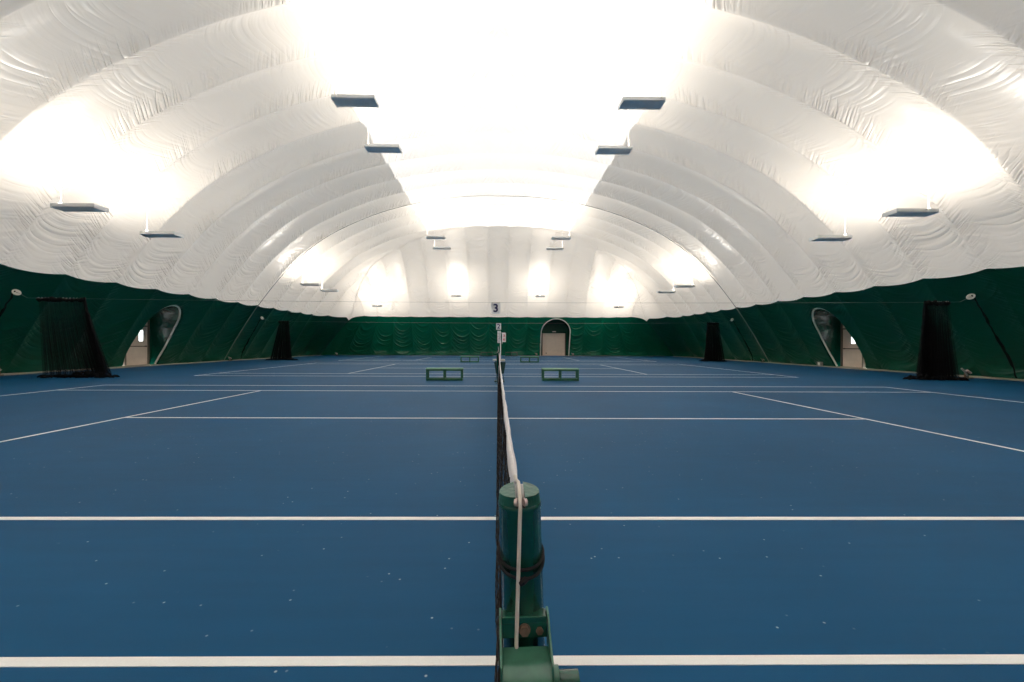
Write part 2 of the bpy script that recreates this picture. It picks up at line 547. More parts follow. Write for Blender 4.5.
def wall_grid(side):
    T = np.linspace(0, 1, 170 if side == 'far' else 120)
    if side in ('left', 'right'):
        sg = -1 if side == 'left' else 1
        q = np.linspace(D_BACK, D_FAR, 1300)
        top, _ = dome_point(np.full_like(q, sg * X_SIDE), q)
        stretch = sstep(36, D_FAR, q)
        base = np.stack([np.full_like(q, sg * X_BASE) - sg * 0.9 * sstep(42.5, D_FAR, q), q + (D_BASE - 0.9 - D_FAR) * stretch, np.zeros_like(q)], -1)
        u = (q - SEAM0) / PITCH + 200
        dc, hw = DOORS[side][:2]
        mask = 1 - 0.9 * np.exp(-((q - dc) / 1.7) ** 4)
        nrm = np.stack([np.full_like(q, sg), np.zeros_like(q), np.zeros_like(q)], -1)
    else:
        q = np.linspace(-X_SIDE, X_SIDE, 1200)
        top, _ = dome_point(q, np.full_like(q, D_FAR))
        st = sstep(9, X_SIDE, np.abs(q))
        base = np.stack([q + np.sign(q) * (X_BASE - 0.9 - X_SIDE) * st, np.full_like(q, D_BASE) - 0.9 * sstep(16.3, X_SIDE, np.abs(q)), np.zeros_like(q)], -1)
        u = q / EPITCH + 0.5 + 100
        dc, hw = DOORS[side][:2]
        mask = 1 - 0.9 * np.exp(-((q - dc) / 2.2) ** 4)
        nrm = np.stack([np.zeros_like(q), np.ones_like(q), np.zeros_like(q)], -1)
    ow, dn = wall_prof(T)
    P = top[:, None, :] * 1.0 + 0 * T[None, :, None]
    hor = base - top; hor[:, 2] = 0
    P = P + hor[:, None, :] * ow[None, :, None]
    P[..., 2] = top[:, None, 2] * (1 - dn[None, :])
    if side == 'far': mask = mask * sstep(0, 1.2, X_SIDE - np.abs(q))
    else: mask = mask * sstep(0, 1.2, D_FAR - q)
    lb = lobe(u) * mask
    P = P + nrm[:, None, :] * (0.14 * lb[:, None] * np.sin(PI * T)[None, :] ** 0.7)[..., None]
    # heavy swags hanging from seam to seam
    UU = np.repeat(u[:, None], len(T), 1); RR = -4.6 * np.repeat(T[None, :], len(q), 0)
    P = P + nrm[:, None, :] * (swags(UU, RR, side) * np.sqrt(np.clip(mask, 0, 1))[:, None] * np.sin(PI * np.clip(T, 0.0, 0.97))[None, :] ** 0.4)[..., None]
    # cloth pushed back towards the court right at its foot
    P = P - nrm[:, None, :] * (0.16 * lb[:, None] * sstep(0.86, 1.0, T)[None, :])[..., None]
    U = np.repeat(u[:, None], len(T), 1)
    R = -4.6 * np.repeat(T[None, :], len(q), 0)
    Q = np.repeat(q[:, None], len(T), 1)
    return P, U, R, Q

def arch_half(z, door):
    dc, hw, zs, zt = door
    z = np.asarray(z, float)
    k = np.clip((z - zs) / (zt - zs), 0, 1)
    hw = hw * (1 + BOW * np.sin(PI * np.clip(z / zs, 0, 1)) * (hw < 1.3))
    return np.where(z < zs, hw, hw * np.sqrt(np.maximum(1 - k ** 2, 0)))

def cut_door(P, side):
    """opens an arch in the cloth and pulls the cut edge onto its outline"""
    door = DOORS[side]; dc, hw, zs, zt = door
    ax = 0 if side == 'far' else 1
    s = P[..., ax] - dc; z = P[..., 2]
    def inside(s, z): return (z < zt) & (np.abs(s) < arch_half(z, door))
    cs = (s[:-1, :-1] + s[1:, 1:]) / 2; cz = (z[:-1, :-1] + z[1:, 1:]) / 2
    keep = ~inside(cs, cz)
    ins = inside(s, z)
    used = np.zeros_like(ins)
    used[:-1, :-1] |= keep; used[1:, :-1] |= keep; used[:-1, 1:] |= keep; used[1:, 1:] |= keep
    mv = ins & used
    # straight legs: push sideways, round head: push radially
    for i, j in zip(*np.nonzero(mv)):
        ss, zz = s[i, j], z[i, j]
        if zz < zs: P[i, j, ax] = dc + math.copysign(hw * (1 + (BOW if hw < 1.3 else 0) * math.sin(PI * max(zz, 0) / zs)), ss)
        else:
            r = math.hypot(ss / hw, (zz - zs) / (zt - zs)) + 1e-6
            P[i, j, ax] = dc + ss / r; P[i, j, 2] = zs + (zz - zs) / r
    return P, keep

WALLS = {}
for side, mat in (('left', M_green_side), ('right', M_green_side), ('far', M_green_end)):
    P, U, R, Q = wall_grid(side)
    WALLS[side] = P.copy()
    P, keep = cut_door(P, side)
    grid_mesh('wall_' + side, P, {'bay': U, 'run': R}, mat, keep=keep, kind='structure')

def wall_at(side, s, z):
    """horizontal place of the green wall at along-position s and height z"""
    P = WALLS[side]; ax = 0 if side == 'far' else 1
    i = int(np.argmin(np.abs(P[:, P.shape[1] // 2, ax] - s)))
    col = P[i]
    o = np.argsort(col[:, 2])
    return float(np.interp(z, col[o, 2], col[o, 1 if side == 'far' else 0]))

# wall behind the camera
b = MB()
pr = [(-X_BASE - .2, 0.0), (-19.6, 1.5)] + [(float(x), float(z) + .45) for x, z in zip(Xs[::12], profA(Xs[::12]))] + [(19.6, 1.5), (X_BASE + .2, 0.0)]
b.prism(pr, D_BACK - 0.2, D_BACK + 0.02)
tag(b.build('wall_back', simple('plain_white_vinyl', (0.70, 0.65, 0.60), 0.5)), kind='structure')

# ------------------------------------------------------------------ floor, lines, concrete kerb
b = MB(); b.box((0, (D_BACK + 47.5) / 2, -0.10), (40.9, 47.5 - D_BACK, 0.20))
tag(b.build('floor', M_court), kind='structure')

def rect(b, x0, x1, y0, y1, h=0.003):
    b.box(((x0 + x1) / 2, (y0 + y1) / 2, h / 2), (x1 - x0, y1 - y0, h))
def scallop_strip(name, side):
    """strip of bare concrete between the blue surface and the cloth, its inner edge a little uneven"""
    b = MB(); vs = []; n = 0
    if side == 'far':
        q = np.linspace(-19.9, 19.9, 160)
        inner = 45.75 + 0.06 * np.sin(q * 1.7) + rng.normal(0, .02, len(q)); outer = np.full_like(q, 46.6)
        pts = [((a, i_), (a, o_)) for a, i_, o_ in zip(q, inner, outer)]
    else:
        sg = -1 if side == 'left' else 1
        q = np.linspace(D_BACK, 46.4, 260)
        inner = 19.15 + 0.10 * np.sin(q * 1.1) + 0.05 * np.sin(q * 2.9) + rng.normal(0, .015, len(q))
        pts = [((sg * i_, a), (sg * 20.4, a)) for a, i_ in zip(q, inner)]
    for (i_, o_) in pts:
        vs += [(i_[0], i_[1], 0.0), (i_[0], i_[1], 0.012), (o_[0], o_[1], 0.012)]
    fs = []
    for k in range(len(pts) - 1):
        fs += [(3 * k, 3 * k + 1, 3 * k + 4, 3 * k + 3), (3 * k + 1, 3 * k + 2, 3 * k + 5, 3 * k + 4)]
    b.add(vs, fs)
    tag(b.build(name, M_concrete), kind='structure')
for s_ in ('left', 'right', 'far'): scallop_strip('baseboard_' + s_, s_)

NEAR, CP = 1.679, 14.69       # near doubles line of the first court, court pitch
b = MB()
LW = 0.05
for k in (-1, 0, 1, 2):
    y0 = NEAR + CP * k
    if k == -1: y0 = NEAR - CP
    for off in (0.0, 1.37, 9.60, 10.97):
        rect(b, -11.885 - LW / 2, 11.885 + LW / 2, y0 + off - LW / 2, y0 + off + LW / 2)
    for x in (-11.885, 11.885):
        rect(b, x - LW / 2, x + LW / 2, y0, y0 + 10.97, 0.0034)
        rect(b, x - (0.1 if x > 0 else 0), x + (0 if x > 0 else 0.1), y0 + 5.485 - LW / 2, y0 + 5.485 + LW / 2, 0.0032)
    for x in (-6.40, 6.40):
        rect(b, x - LW / 2, x + LW / 2, y0 + 1.37, y0 + 9.60, 0.0034)
    rect(b, -6.40, 6.40, y0 + 5.485 - LW / 2, y0 + 5.485 + LW / 2)
tag(b.build('court_lines', M_line), kind='structure')

# ------------------------------------------------------------------ doors
def arch_path(side, z0=0.0, off=0.0, n=28, grow=0.0):
    dc, hw, zs, zt = DOORS[side]
    hw += grow; zt += grow
    pts = []
    bow = lambda z: hw * (1 + (BOW if hw < 1.3 else 0) * math.sin(PI * min(z / zs, 1)))
    for z in np.linspace(z0, zs, 10)[:-1]: pts.append((dc - bow(z), z))
    for a in np.linspace(PI, 0, n): pts.append((dc + hw * math.cos(a), zs + (zt - zs) * math.sin(a)))
    for z in np.linspace(zs, z0, 10)[1:]: pts.append((dc + bow(z), z))
    res = []
    for s, z in pts:
        h = wall_at(side, s, z)
        if side == 'far': res.append((s, h + off, z))
        else: res.append((h + (off if side == 'right' else -off), s, z))
    return res

def door_assembly(side, label_arch):
    sg = {'left': -1, 'right': 1, 'far': 1}[side]
    rim = arch_path(side, 0.0, 0.02, grow=0.06)
    plane = 46.75 if side == 'far' else sg * 20.52
    pl2 = plane + (1 if side == 'far' else sg) * 0.15
    dc, hw, zs, zt = DOORS[side]
    # cloth tunnel from the cut edge back to the door frame
    vs, fs = [], []
    N = 14
    for p in rim:
        for k in range(N + 1):
            t = k / N
            if side == 'far': q = (p[0] * (1 - t) + (dc + (p[0] - dc) * 1.0) * t, p[1] * (1 - t) + pl2 * t, p[2])
            else: q = (p[0] * (1 - t) + pl2 * t, p[1] * (1 - t) + (dc + (p[1] - dc) * 1.0) * t, p[2])
            vs.append(q)
    for i in range(len(rim) - 1):
        for k in range(N):
            a = i * (N + 1) + k
            fs.append((a, a + 1, a + N + 2, a + N + 1))
    # end panel behind the leaf, closes the tunnel
    b = MB(); b.add(vs, fs)
    t = b.build('wall_tunnel_' + side, M_tunnel, smooth=True); tag(t, kind='structure')
    b = MB()
    back = [((p[0] if side == 'far' else p[1]), p[2]) for p in rim]
    poly = [(dc + (s - dc) * 1.02, z) for s, z in back]
    if side == 'far':
        vs = [(s, plane + 0.12, z) for s, z in poly] + [(s, plane + 0.16, z) for s, z in poly]
    else:
        vs = [(plane + sg * 0.12, s, z) for s, z in poly] + [(plane + sg * 0.16, s, z) for s, z in poly]
    n = len(poly)
    fs = [tuple(range(n)), tuple(range(n, 2 * n))] + [(k, (k + 1) % n, (k + 1) % n + n, k + n) for k in range(n)]
    b.add(vs, fs)
    tag(b.build('wall_tunnel_end_' + side, M_green_side), kind='structure')
    # white pipe hoop
    pipe = MB(); pipe.tube(arch_path(side, 0.03, 0.14 if side != 'far' else 0.05, grow=-0.02), 0.048 if side != 'far' else 0.062, 10)
    o = pipe.build('arch_pipe', M_pipe, smooth=True)
    tag(o, label_arch, 'pipe', 'pipe hoops around the door tunnels')
    return plane

def side_door(side, num, d0, d1):
    sg = -1 if side == 'left' else 1
    plane = door_assembly(side, 'bent white pipe hoop framing the %s side door tunnel' % side)
    root = empty('door_%d' % num, (plane, (d0 + d1) / 2, 0.0)); tag(root, kind='structure')
    w = d1 - d0; H = 2.22
    b = MB()
    for s in (-1, 1): b.box((-sg * 0.02, s * (w / 2 + 0.05), (H + .35) / 2), (0.14, 0.08, H + 0.35))
    b.box((-sg * 0.02, 0, H + 0.04), (0.14, w, 0.05)); b.box((-sg * 0.02, 0, H + 0.375), (0.14, w + 0.18, 0.07))
    b.build('door_frame', M_frame, root, bevel=0.006)
    b = MB(); b.box((0, 0, H + 0.2), (0.06, w, 0.28)); b.build('transom_panel', M_door, root)
    b = MB()
    ww, wz0, wz1 = 0.34, 1.36, 2.02
    wc = 0.27 if side == 'left' else -0.06
    # leaf as a frame around its light
    b.box((0, (-w / 2 + wc - ww / 2) / 2 + 0.0, H / 2), (0.05, w / 2 + wc - ww / 2, H - 0.02))
    b.box((0, (w / 2 + wc + ww / 2) / 2, H / 2), (0.05, w / 2 - wc - ww / 2, H - 0.02))
    b.box((0, wc, wz0 / 2 + 0.005), (0.05, ww, wz0 - 0.01)); b.box((0, wc, (wz1 + H) / 2 - 0.005), (0.05, ww, H - wz1 - 0.01))
    b.build('leaf', M_door, root)
    b = MB(); b.box((sg * 0.0, wc, (wz0 + wz1) / 2), (0.012, ww, wz1 - wz0)); b.build('pane', M_pane, root)
    b = MB()
    for s in (-1, 1): b.box((-sg * 0.03, wc + s * ww / 2, (wz0 + wz1) / 2), (0.02, 0.025, wz1 - wz0 + .05))
    for z in (wz0, wz1): b.box((-sg * 0.03, wc, z), (0.02, ww, 0.025))
    b.build('window_bead', M_frame, root)
    b = MB(); b.box((-sg * 0.075, 0.03, 1.08), (0.04, w * 0.84, 0.045))
    for s in (-1, 1): b.box((-sg * 0.045, 0.03 + s * w * 0.38, 1.08), (0.06, 0.09, 0.075))
    b.build('push_bar', M_bar, root, bevel=0.006)
    b = MB(); b.box((-sg * 0.03, 0, 0.02), (0.22, w + 0.1, 0.04)); b.build('threshold', M_concrete, root)
    return root

side_door('left', 1, 23.0, 24.42)
side_door('right', 2, 23.15, 24.5)

plane = door_assembly('far', 'tall bent white pipe hoop framing the far roll-up door')
root = empty('door_3', (6.27, plane, 0)); tag(root, kind='structure')
w, H = 2.5, 2.5
b = MB()
nslat = 10
for k in range(nslat):
    z0 = k * H / nslat
    b.box((0, -0.02, z0 + H / nslat / 2), (w, 0.05, H / nslat - 0.012))
    b.box((0, 0.0, z0 + H / nslat), (w, 0.03, 0.02))
b.build('roll_up_leaf', M_door, root, bevel=0.008)
b = MB()
for s in (-1, 1): b.box((s * (w / 2 + 0.05), -0.04, H / 2 + .04), (0.10, 0.16, H + 0.08))
b.build('guide_rail', M_frame, root, bevel=0.005)
b = MB(); b.box((0, -0.08, H + 0.09), (w + 0.2, 0.24, 0.16)); b.build('header_box', M_postgreen, root, bevel=0.01)
b = MB(); b.box((0.02, -0.24, H + 0.19), (0.40, 0.10, 0.10)); b.build('door_opener', M_lens, root, bevel=0.01)
b = MB(); b.box((-0.86, -0.075, 0.27), (0.11, 0.05, 0.13)); b.build('door_handle', M_bar, root, bevel=0.01)

# ------------------------------------------------------------------ lamps
def roof_z(x, y):
    P, _ = dome_point(np.array([x]), np.array([y])); return float(P[0, 2])

def make_fixture(W, depth, tilt=0.0, rod=2.0, rod_x=-0.7, second=0.0):
    """up-light trough: grey belly with a ridge, white rim, hanger at the outer end"""
    root = empty('ceiling_light')
    h = 0.11
    R = Matrix.Rotation(tilt, 3, 'Y')
    def rot(bm):
        bm.v = [tuple(R @ Vector(v)) for v in bm.v]; return bm
    b = MB()
    # belly cross-section in y,z extruded along x : shallow V with a ridge
    sec = [(-depth / 2, h), (-depth / 2, 0.03), (-depth * 0.36, 0.0), (depth * 0.18, 0.0), (depth * 0.26, -0.022), (depth * 0.34, 0.0), (depth / 2, 0.02), (depth / 2, h),
           (depth / 2 - 0.015, h), (depth / 2 - 0.015, 0.04), (-depth / 2 + 0.015, 0.04), (-depth / 2 + 0.015, h)]
    n = len(sec)
    vs = [(-W / 2, y, z) for y, z in sec] + [(W / 2, y, z) for y, z in sec]
    fs = [(k, (k + 1) % n, (k + 1) % n + n, k + n) for k in range(n)]
    b.add(vs, fs)
    rot(b).build('housing', M_fixture, root)
    for s in (-1, 1):
        b = MB(); b.box((s * (W / 2 + 0.012), 0, h / 2 + 0.005), (0.024, depth + 0.02, h + 0.03))
        rot(b).build('end_cap', M_fixture, root, bevel=0.004)
    b = MB(); b.box((0, -depth / 2 - 0.008, h - 0.03), (W + 0.05, 0.018, 0.11)); rot(b).build('rim', M_fixwhite, root, bevel=0.003)
    b = MB(); b.box((0, depth / 2 + 0.008, h + 0.005), (W + 0.05, 0.018, 0.045)); rot(b).build('rim', M_fixwhite, root, bevel=0.003)
    for s in (-1, 0, 1):
        b = MB(); b.tube([(-W * .46, s * depth * .28, 0.075), (W * .46, s * depth * .28, 0.075)], 0.018, 8)
        rot(b).build('lamp_tube', M_tube, root, smooth=True)
    b = MB()
    zt = (R @ Vector((rod_x, 0, h))).z
    b.tube([(rod_x, 0, zt), (rod_x, 0, rod)], 0.012, 8)
    b.tube([(rod_x, -depth * .4, zt - .02), (rod_x, 0, zt + 0.16), (rod_x, depth * .4, zt - .02)], 0.008, 6)
    b.build('hanger', M_rod, root, smooth=True)
    return root

def add_lamp(root, W, depth, power, tilt=0.0, tilt_y=0.0):
    ld = bpy.data.lights.new('lamp', 'AREA')
    ld.shape = 'RECTANGLE'; ld.size = W * 0.80; ld.size_y = depth * 0.8
    ld.energy = power; ld.color = (1.0, 0.945, 0.86)
    lo = bpy.data.objects.new('lamp', ld); COL.objects.link(lo)
    lo.parent = root
    lo.matrix_local = Matrix.Translation((0, 0, 0.21)) @ Matrix.Rotation(tilt, 4, 'Y') @ Matrix.Rotation(PI + tilt_y, 4, 'X')
    return lo

LW_, LD_ = 1.38, 0.54
rowD = [14.0, 17.4, 31.9, 35.4]
place = ['nearest', 'second', 'third', 'fourth']
for k, D in enumerate([-4.8, -1.1] + rowD):
    for sx, sn in ((-1, 'left'), (1, 'right')):
        for kind in ('inner', 'outer'):
            if kind == 'inner': x, z, tl, pw = sx * 4.82, 9.36, 0.0, P_INNER
            else: x, z, tl, pw = sx * (14.0 if k < 4 else 14.35), 5.72, 0.0, P_OUTER
            r = max(roof_z(x + sx * 0.64, D) - z - 0.02, 0.4)
            f_ = make_fixture(LW_, LD_ if kind == 'inner' else 0.5, tl, r, sx * 0.64)
            f_.location = (x, D, z)
            if k < 2: lab = 'long up-light hung %s behind the viewer on the %s, %s row' % (('far', 'just')[k], sn, kind)
            else:
                wh = place[k - 2]
                lab = ('grey-bellied up-light under the %s edge of the bright skylight, %s from the viewer' % (sn, wh)) if kind == 'inner' else \
                      ('slim white-rimmed up-light low along the %s side wall, %s from the viewer' % (sn, wh))
            tag(f_, lab, 'light', 'up-lights hung from the dome, %s rows' % kind)
            add_lamp(f_, LW_, LD_, pw, sx * (0.10 if kind == 'outer' else 0.0))
for x, lab in ((-11.9, 'leftmost'), (-4.15, 'second from left'), (4.15, 'third from left'), (11.9, 'rightmost')):
    z = 5.95 if abs(x) < 6 else 4.9
    D = 41.1 if abs(x) < 6 else 40.9
    f_ = make_fixture(0.9, 0.12, 0.0, max(roof_z(x, D) - z - .02, .5), 0.0)
    f_.location = (x, D, z)
    tag(f_, 'small up-light in glare at the far end wall, %s of four' % lab, 'light', 'up-lights along the far end wall')
    add_lamp(f_, 1.2, 0.3, P_END * (1.0 if abs(x) < 6 else 1.5), 0.0, -0.8)

# ------------------------------------------------------------------ divider cables with hanging court numbers
CABZ = (2.92, 2.97)
CABD = (15.4, 31.6)
def cable_z(k, x): return CABZ[k] - 0.10 * (1 - (x / 17.6) ** 2)
for k in (0, 1):
    b = MB()
    e = abs(wall_at('right', CABD[k], CABZ[k] + .25)) - 0.22
    pts = [(x, CABD[k], cable_z(k, x)) for x in np.linspace(-17.3, 17.3, 41)]
    pts = [(-e, CABD[k] + 0.44, CABZ[k] + 0.25)] + pts + [(e, CABD[k] + 0.44, CABZ[k] + 0.25)]
    b.tube(pts, 0.005 if k == 0 else 0.007, 6)
    tag(b.build('divider_cable', M_steelrope, smooth=True), 'thin pale cable crossing the hall %s' % ('between the first and second courts, holding the 3 sign' if k == 0 else 'between the second and last courts, holding the 2 sign'), 'cable', 'divider cables')

def text_obj(body, size, mat, name, parent, loc, rot=(PI / 2, 0, 0), bold=0.0):
    c = bpy.data.curves.new(name, 'FONT')
    c.body = body; c.size = size; c.align_x = 'CENTER'; c.align_y = 'CENTER'; c.extrude = 0.002; c.offset = bold
    o = bpy.data.objects.new(name, c); COL.objects.link(o)
    dg = bpy.context.evaluated_depsgraph_get(); dg.update()
    me = bpy.data.meshes.new_from_object(o.evaluated_get(dg))
    me.materials.clear(); me.materials.append(mat)
    bpy.data.objects.remove(o)
    o = bpy.data.objects.new(name, me); COL.objects.link(o)
    o.parent = parent; o.location = loc; o.rotation_euler = rot
    return o

def number_sign(ch, k, x, w, h):
    D = CABD[k]; top = cable_z(k, x) - 0.012
    root = empty('number_sign', (x, D, top - h))
    b = MB(); b.box((0, 0, h / 2), (w, 0.008, h)); b.build('panel', M_card, root, bevel=0.002)
    text_obj(ch, h * 1.02, M_ink, 'numeral', root, (0, -0.007, h * 0.49), bold=0.010)
    b = MB()
    for s in (-1, 1):
        b.tube([(s * w * 0.4, 0, h - 0.02), (s * w * 0.4, -0.014, h + 0.01), (s * w * 0.4, 0, h + 0.032)], 0.005, 6)
    b.build('hook', M_greymetal, root)
    tag(root, 'white square sign with navy numeral %s hung on the %s divider cable' % (ch, ('nearer', 'farther')[k]), 'sign')
number_sign('3', 0, -0.09, 0.34, 0.405)
number_sign('2', 1, 0.04, 0.38, 0.48)

# ------------------------------------------------------------------ divider netting gathered at the walls
def bunch(k, side, x_in, x_out, foot_in, foot_out, dens, label, seed, depth=0.35):
    """x_in nearer the court, x_out nearer the wall; folds of sheer net hung from the cable"""
    sg = -1 if side == 'left' else 1
    D = CABD[k]; r = np.random.default_rng(seed)
    root = empty('divider_net', (sg * (x_in + x_out) / 2, D, 0))
    cx = sg * (x_in + x_out) / 2
    n, m = 420, 36
    a = np.linspace(0, 1, n); t = np.linspace(0, 1, m)
    # net gathered more tightly at the court-side edge
    ag = a ** (1 + dens)
    nf = 30 if k == 0 else 22
    fold = np.sin(2 * PI * nf * a + 1.3 * np.sin(9 * a))
    ph = np.cumsum(r.normal(0, 0.12, n))
    fold = np.sin(2 * PI * nf * a + ph)
    fold2 = np.cos(2 * PI * nf * a * 0.5 + ph)
    top = x_in + (x_out - x_in) * ag
    bot = foot_in + (foot_out - foot_in) * ag
    P = np.zeros((n, m, 3))
    for j, tt in enumerate(t):
        e_ = tt ** 1.15
        xx = top * (1 - e_) + bot * e_
        zz = np.array([cable_z(k, x) for x in top]) - 0.02
        P[:, j, 0] = sg * xx + 0.03 * fold2 * (0.3 + tt)
        P[:, j, 1] = D + depth * (0.25 + 0.55 * tt) * 0.5 * fold
        P[:, j, 2] = zz * (1 - tt) + 0.02 + 0.03 * (1 + fold) * tt
    P[..., 0] -= cx; P[..., 1] -= D
    U = np.repeat((a * (14.0 if k == 0 else 9.0))[:, None], m, 1); V = np.repeat((t * 3.0)[None, :], n, 0)
    grid_mesh('netting', P, {'netu': U, 'netv': V}, M_netting if k == 0 else M_netting_far, root)
    # gathered heading under the cable, with clips
    b = MB()
    hx = np.linspace(x_in, x_out, 26)
    pts = [(sg * x - cx, r.normal(0, .02), cable_z(k, x) - 0.05 + r.normal(0, .018)) for x in hx]
    b.tube(pts, [0.045 + r.uniform(0, .05) for _ in hx], 7)
    b.build('heading', M_sheer, root, smooth=True)
    for x in np.linspace(x_in + .02, x_out, 14 if k == 0 else 6):
        b = MB(); b.tube([(sg * x - cx + 0.022 * math.cos(q), 0.0, cable_z(k, x) + 0.012 + 0.022 * math.sin(q)) for q in np.linspace(0, 2 * PI, 9)], 0.005, 5)
        b.build('ring', M_lens, root, smooth=True)
    # the leading edge cord, heavy, and the pile on the floor
    b = MB()
    zt = cable_z(k, x_in)
    pts = [(sg * (x_in + (foot_in - x_in) * t_ ** 1.25) - cx, r.normal(0, .012), zt * (1 - t_) + 0.05) for t_ in np.linspace(0, 1, 18)]
    b.tube(pts, [0.038 if i < 9 else 0.028 for i in range(18)], 7); b.build('edge_cord', M_sheer, root, smooth=True)
    b = MB()
    L0, L1 = sg * (foot_in - 0.30) - cx, sg * (foot_out + 0.1) - cx
    for q in range(64):
        c0 = r.uniform(0, 1); x0 = L0 + (L1 - L0) * c0
        ln = r.uniform(0.2, 0.5)
        hgt = 0.06 + 0.16 * math.sin(PI * min(c0 * 1.6, 1.0)) 
        ang = r.uniform(-0.5, 0.5)
        y0 = r.uniform(-0.32, 0.25); zz = r.uniform(0.02, hgt)
        pp = [(x0 + ln * (s - .5) * math.cos(ang), y0 + ln * (s - .5) * math.sin(ang) + r.normal(0, .02), 0.012 + zz * math.sin(PI * s)) for s in np.linspace(0, 1, 7)]
        b.tube(pp, [0.012, .03, .042, .045, .042, .03, .012], 6)
    b.build('floor_pile', M_sheer, root, smooth=True)
    tag(root, label, 'divider net', 'court divider nets gathered at the side walls')
    # slack end of the net looped from the wall disc to the ground
    return root

bunch(0, 'left', 15.22, 16.9, 14.35, 16.7, 0.75, 'wide black divider net bunched beside the left wall, nearest the viewer', 1)
bunch(0, 'right', 15.95, 16.85, 15.75, 17.2, 0.4, 'dense black divider net bunched beside the right wall, nearest the viewer', 2)
bunch(1, 'left', 15.9, 16.6, 15.7, 17.3, 0.3, 'narrow black divider net far down the left wall', 3)
bunch(1, 'right', 16.0, 16.87, 15.8, 17.3, 0.3, 'narrow black divider net far down the right wall', 4)

for k, D in ((0, CABD[0] + 0.5), (1, CABD[1] + 0.6)):
    for sg, sn in ((-1, 'left'), (1, 'right')):
        z = CABZ[k] + 0.26
        wx = sg * (abs(wall_at(sn, D, z)) - 0.10)
        root = empty('anchor_disc', (wx - sg * 0.05, D, z))
        b = MB(); prof = [(0.0001, -0.03), (0.06, -0.028), (0.12, -0.012), (0.13, 0.0), (0.12, 0.012), (0.05, 0.02), (0.0001, 0.02)]
        b.lathe(prof, 28)
        Rm = Matrix.Rotation(-sg * 1.0, 3, 'Y') @ Matrix.Rotation(0.0, 3, 'X')
        Rt = Matrix.Rotation(0.7, 3, 'X')
        b.v = [tuple(Rt @ (Rm @ Vector(v))) for v in b.v]
        b.build('disc', M_lens, root, smooth=True)
        b = MB(); b.tube([(0, 0, 0), (-sg * 0.10, -0.05, -0.02)], 0.018, 8); b.build('eye_bolt', M_greymetal, root, smooth=True)
        tag(root, 'round pale anchor disc on the %s green wall where the %s divider cable ends' % (sn, ('nearer', 'farther')[k]), 'wall anchor', 'anchor discs of the divider cables')
        # rope of gathered net from the disc down the wall to the floor
        r = np.random.default_rng(40 + k * 2 + sg)
        b = MB(); pts = []; rad = []
        for i, t_ in enumerate(np.linspace(0, 1, 26)):
            zz = z * (1 - t_) + 0.05
            dd = D - 0.05 - 0.25 * t_
            xx = sg * (abs(wall_at(sn, dd, max(zz, 0.02))) * 1.0 - 0.12 - 0.35 * t_ * (1 - t_) - 0.25 * t_)
            pts.append((xx + r.normal(0, .012), dd + r.normal(0, .012), zz)); rad.append((0.014 + (0.035 if 5 < i < 9 or 12 < i < 22 else 0.012) * r.uniform(.5, 1)))
        b.tube(pts, rad, 7)
        tag(b.build('net_rope', M_sheer, smooth=True), 'black netting cord falling from the %s %s anchor disc to the floor' % (('nearer', 'farther')[k], sn), 'rope', 'black cords below the anchor discs')

# cable over the whole dome at one seam
b = MB()
Dc = SEAM0 + 7 * PITCH
pts = []
for z in np.linspace(0.05, 3.9, 9): pts.append((wall_at('left', Dc + 0.0, z) + 0.06, Dc, z))
for x in np.linspace(-X_SIDE, X_SIDE, 90):
    P_, _ = dome_point(np.array([x]), np.array([Dc])); pts.append((float(P_[0, 0]) * 0.997, Dc, float(P_[0, 2]) - 0.04))
for z in np.linspace(3.9, 0.05, 9): pts.append((wall_at('right', Dc, z) - 0.06, Dc, z))
b.tube(pts, 0.022, 6)
tag(b.build('arch_rope', M_steelrope, smooth=True), 'thin grey rope arching over the dome from wall foot to wall foot', 'rope')

# little ground anchors and boxes at the foot of the walls
def ground_anchor(x, y, label, s=1.0):
    root = empty('ground_anchor', (x, y, 0.012))
    b = MB(); b.box((0, 0, 0.02), (0.22 * s, 0.16 * s, 0.04)); b.box((0, 0.03, 0.11 * s), (0.10 * s, 0.06, 0.16 * s)); b.build('base_plate', M_bolt, root, bevel=0.005)
    b = MB(); b.tube([(0, -.02, 0.08 * s), (-0.09 * s, -.02, 0.20 * s), (-0.16 * s, 0.02, 0.30 * s)], 0.025 * s, 8); b.build('turnbuckle', M_greymetal, root, smooth=True)
    b = MB(); b.tube([(0.10 * s, 0, 0.16 * s), (-.04 * s, -.03, .24 * s)], 0.035 * s, 8); b.build('grip', M_pinkish, root, smooth=True)
    tag(root, label, 'ground anchor', 'tie-down anchors at the foot of the walls')
ground_anchor(18.15, 15.9, 'rusty tie-down fitting on the floor by the near right divider net', 1.3)
ground_anchor(-19.0, 15.9, 'rusty tie-down fitting at the foot of the left wall, left of the near net', 1.3)
ground_anchor(19.45, 30.3, 'small tie-down fitting at the right foot of the arching rope')
ground_anchor(-19.45, 30.3, 'small tie-down fitting at the left foot of the arching rope')
ground_anchor(4.25, 45.9, 'small tie-down fitting left of the far roll-up door')
ground_anchor(8.3, 45.9, 'small tie-down fitting right of the far roll-up door')
ground_anchor(-17.2, 44.4, 'small tie-down fitting in the far left corner')
root = empty('outlet_box', (19.5, 24.95, 0.012))
b = MB(); b.box((0, 0, 0.14), (0.16, 0.24, 0.24)); b.build('case', M_greymetal, root, bevel=0.012)
b = MB(); b.box((-0.085, 0, 0.15), (0.012, 0.15, 0.14)); b.build('cover', M_lens, root, bevel=0.004)
tag(root, 'small grey outlet box on the floor beside the right door tunnel', 'box')

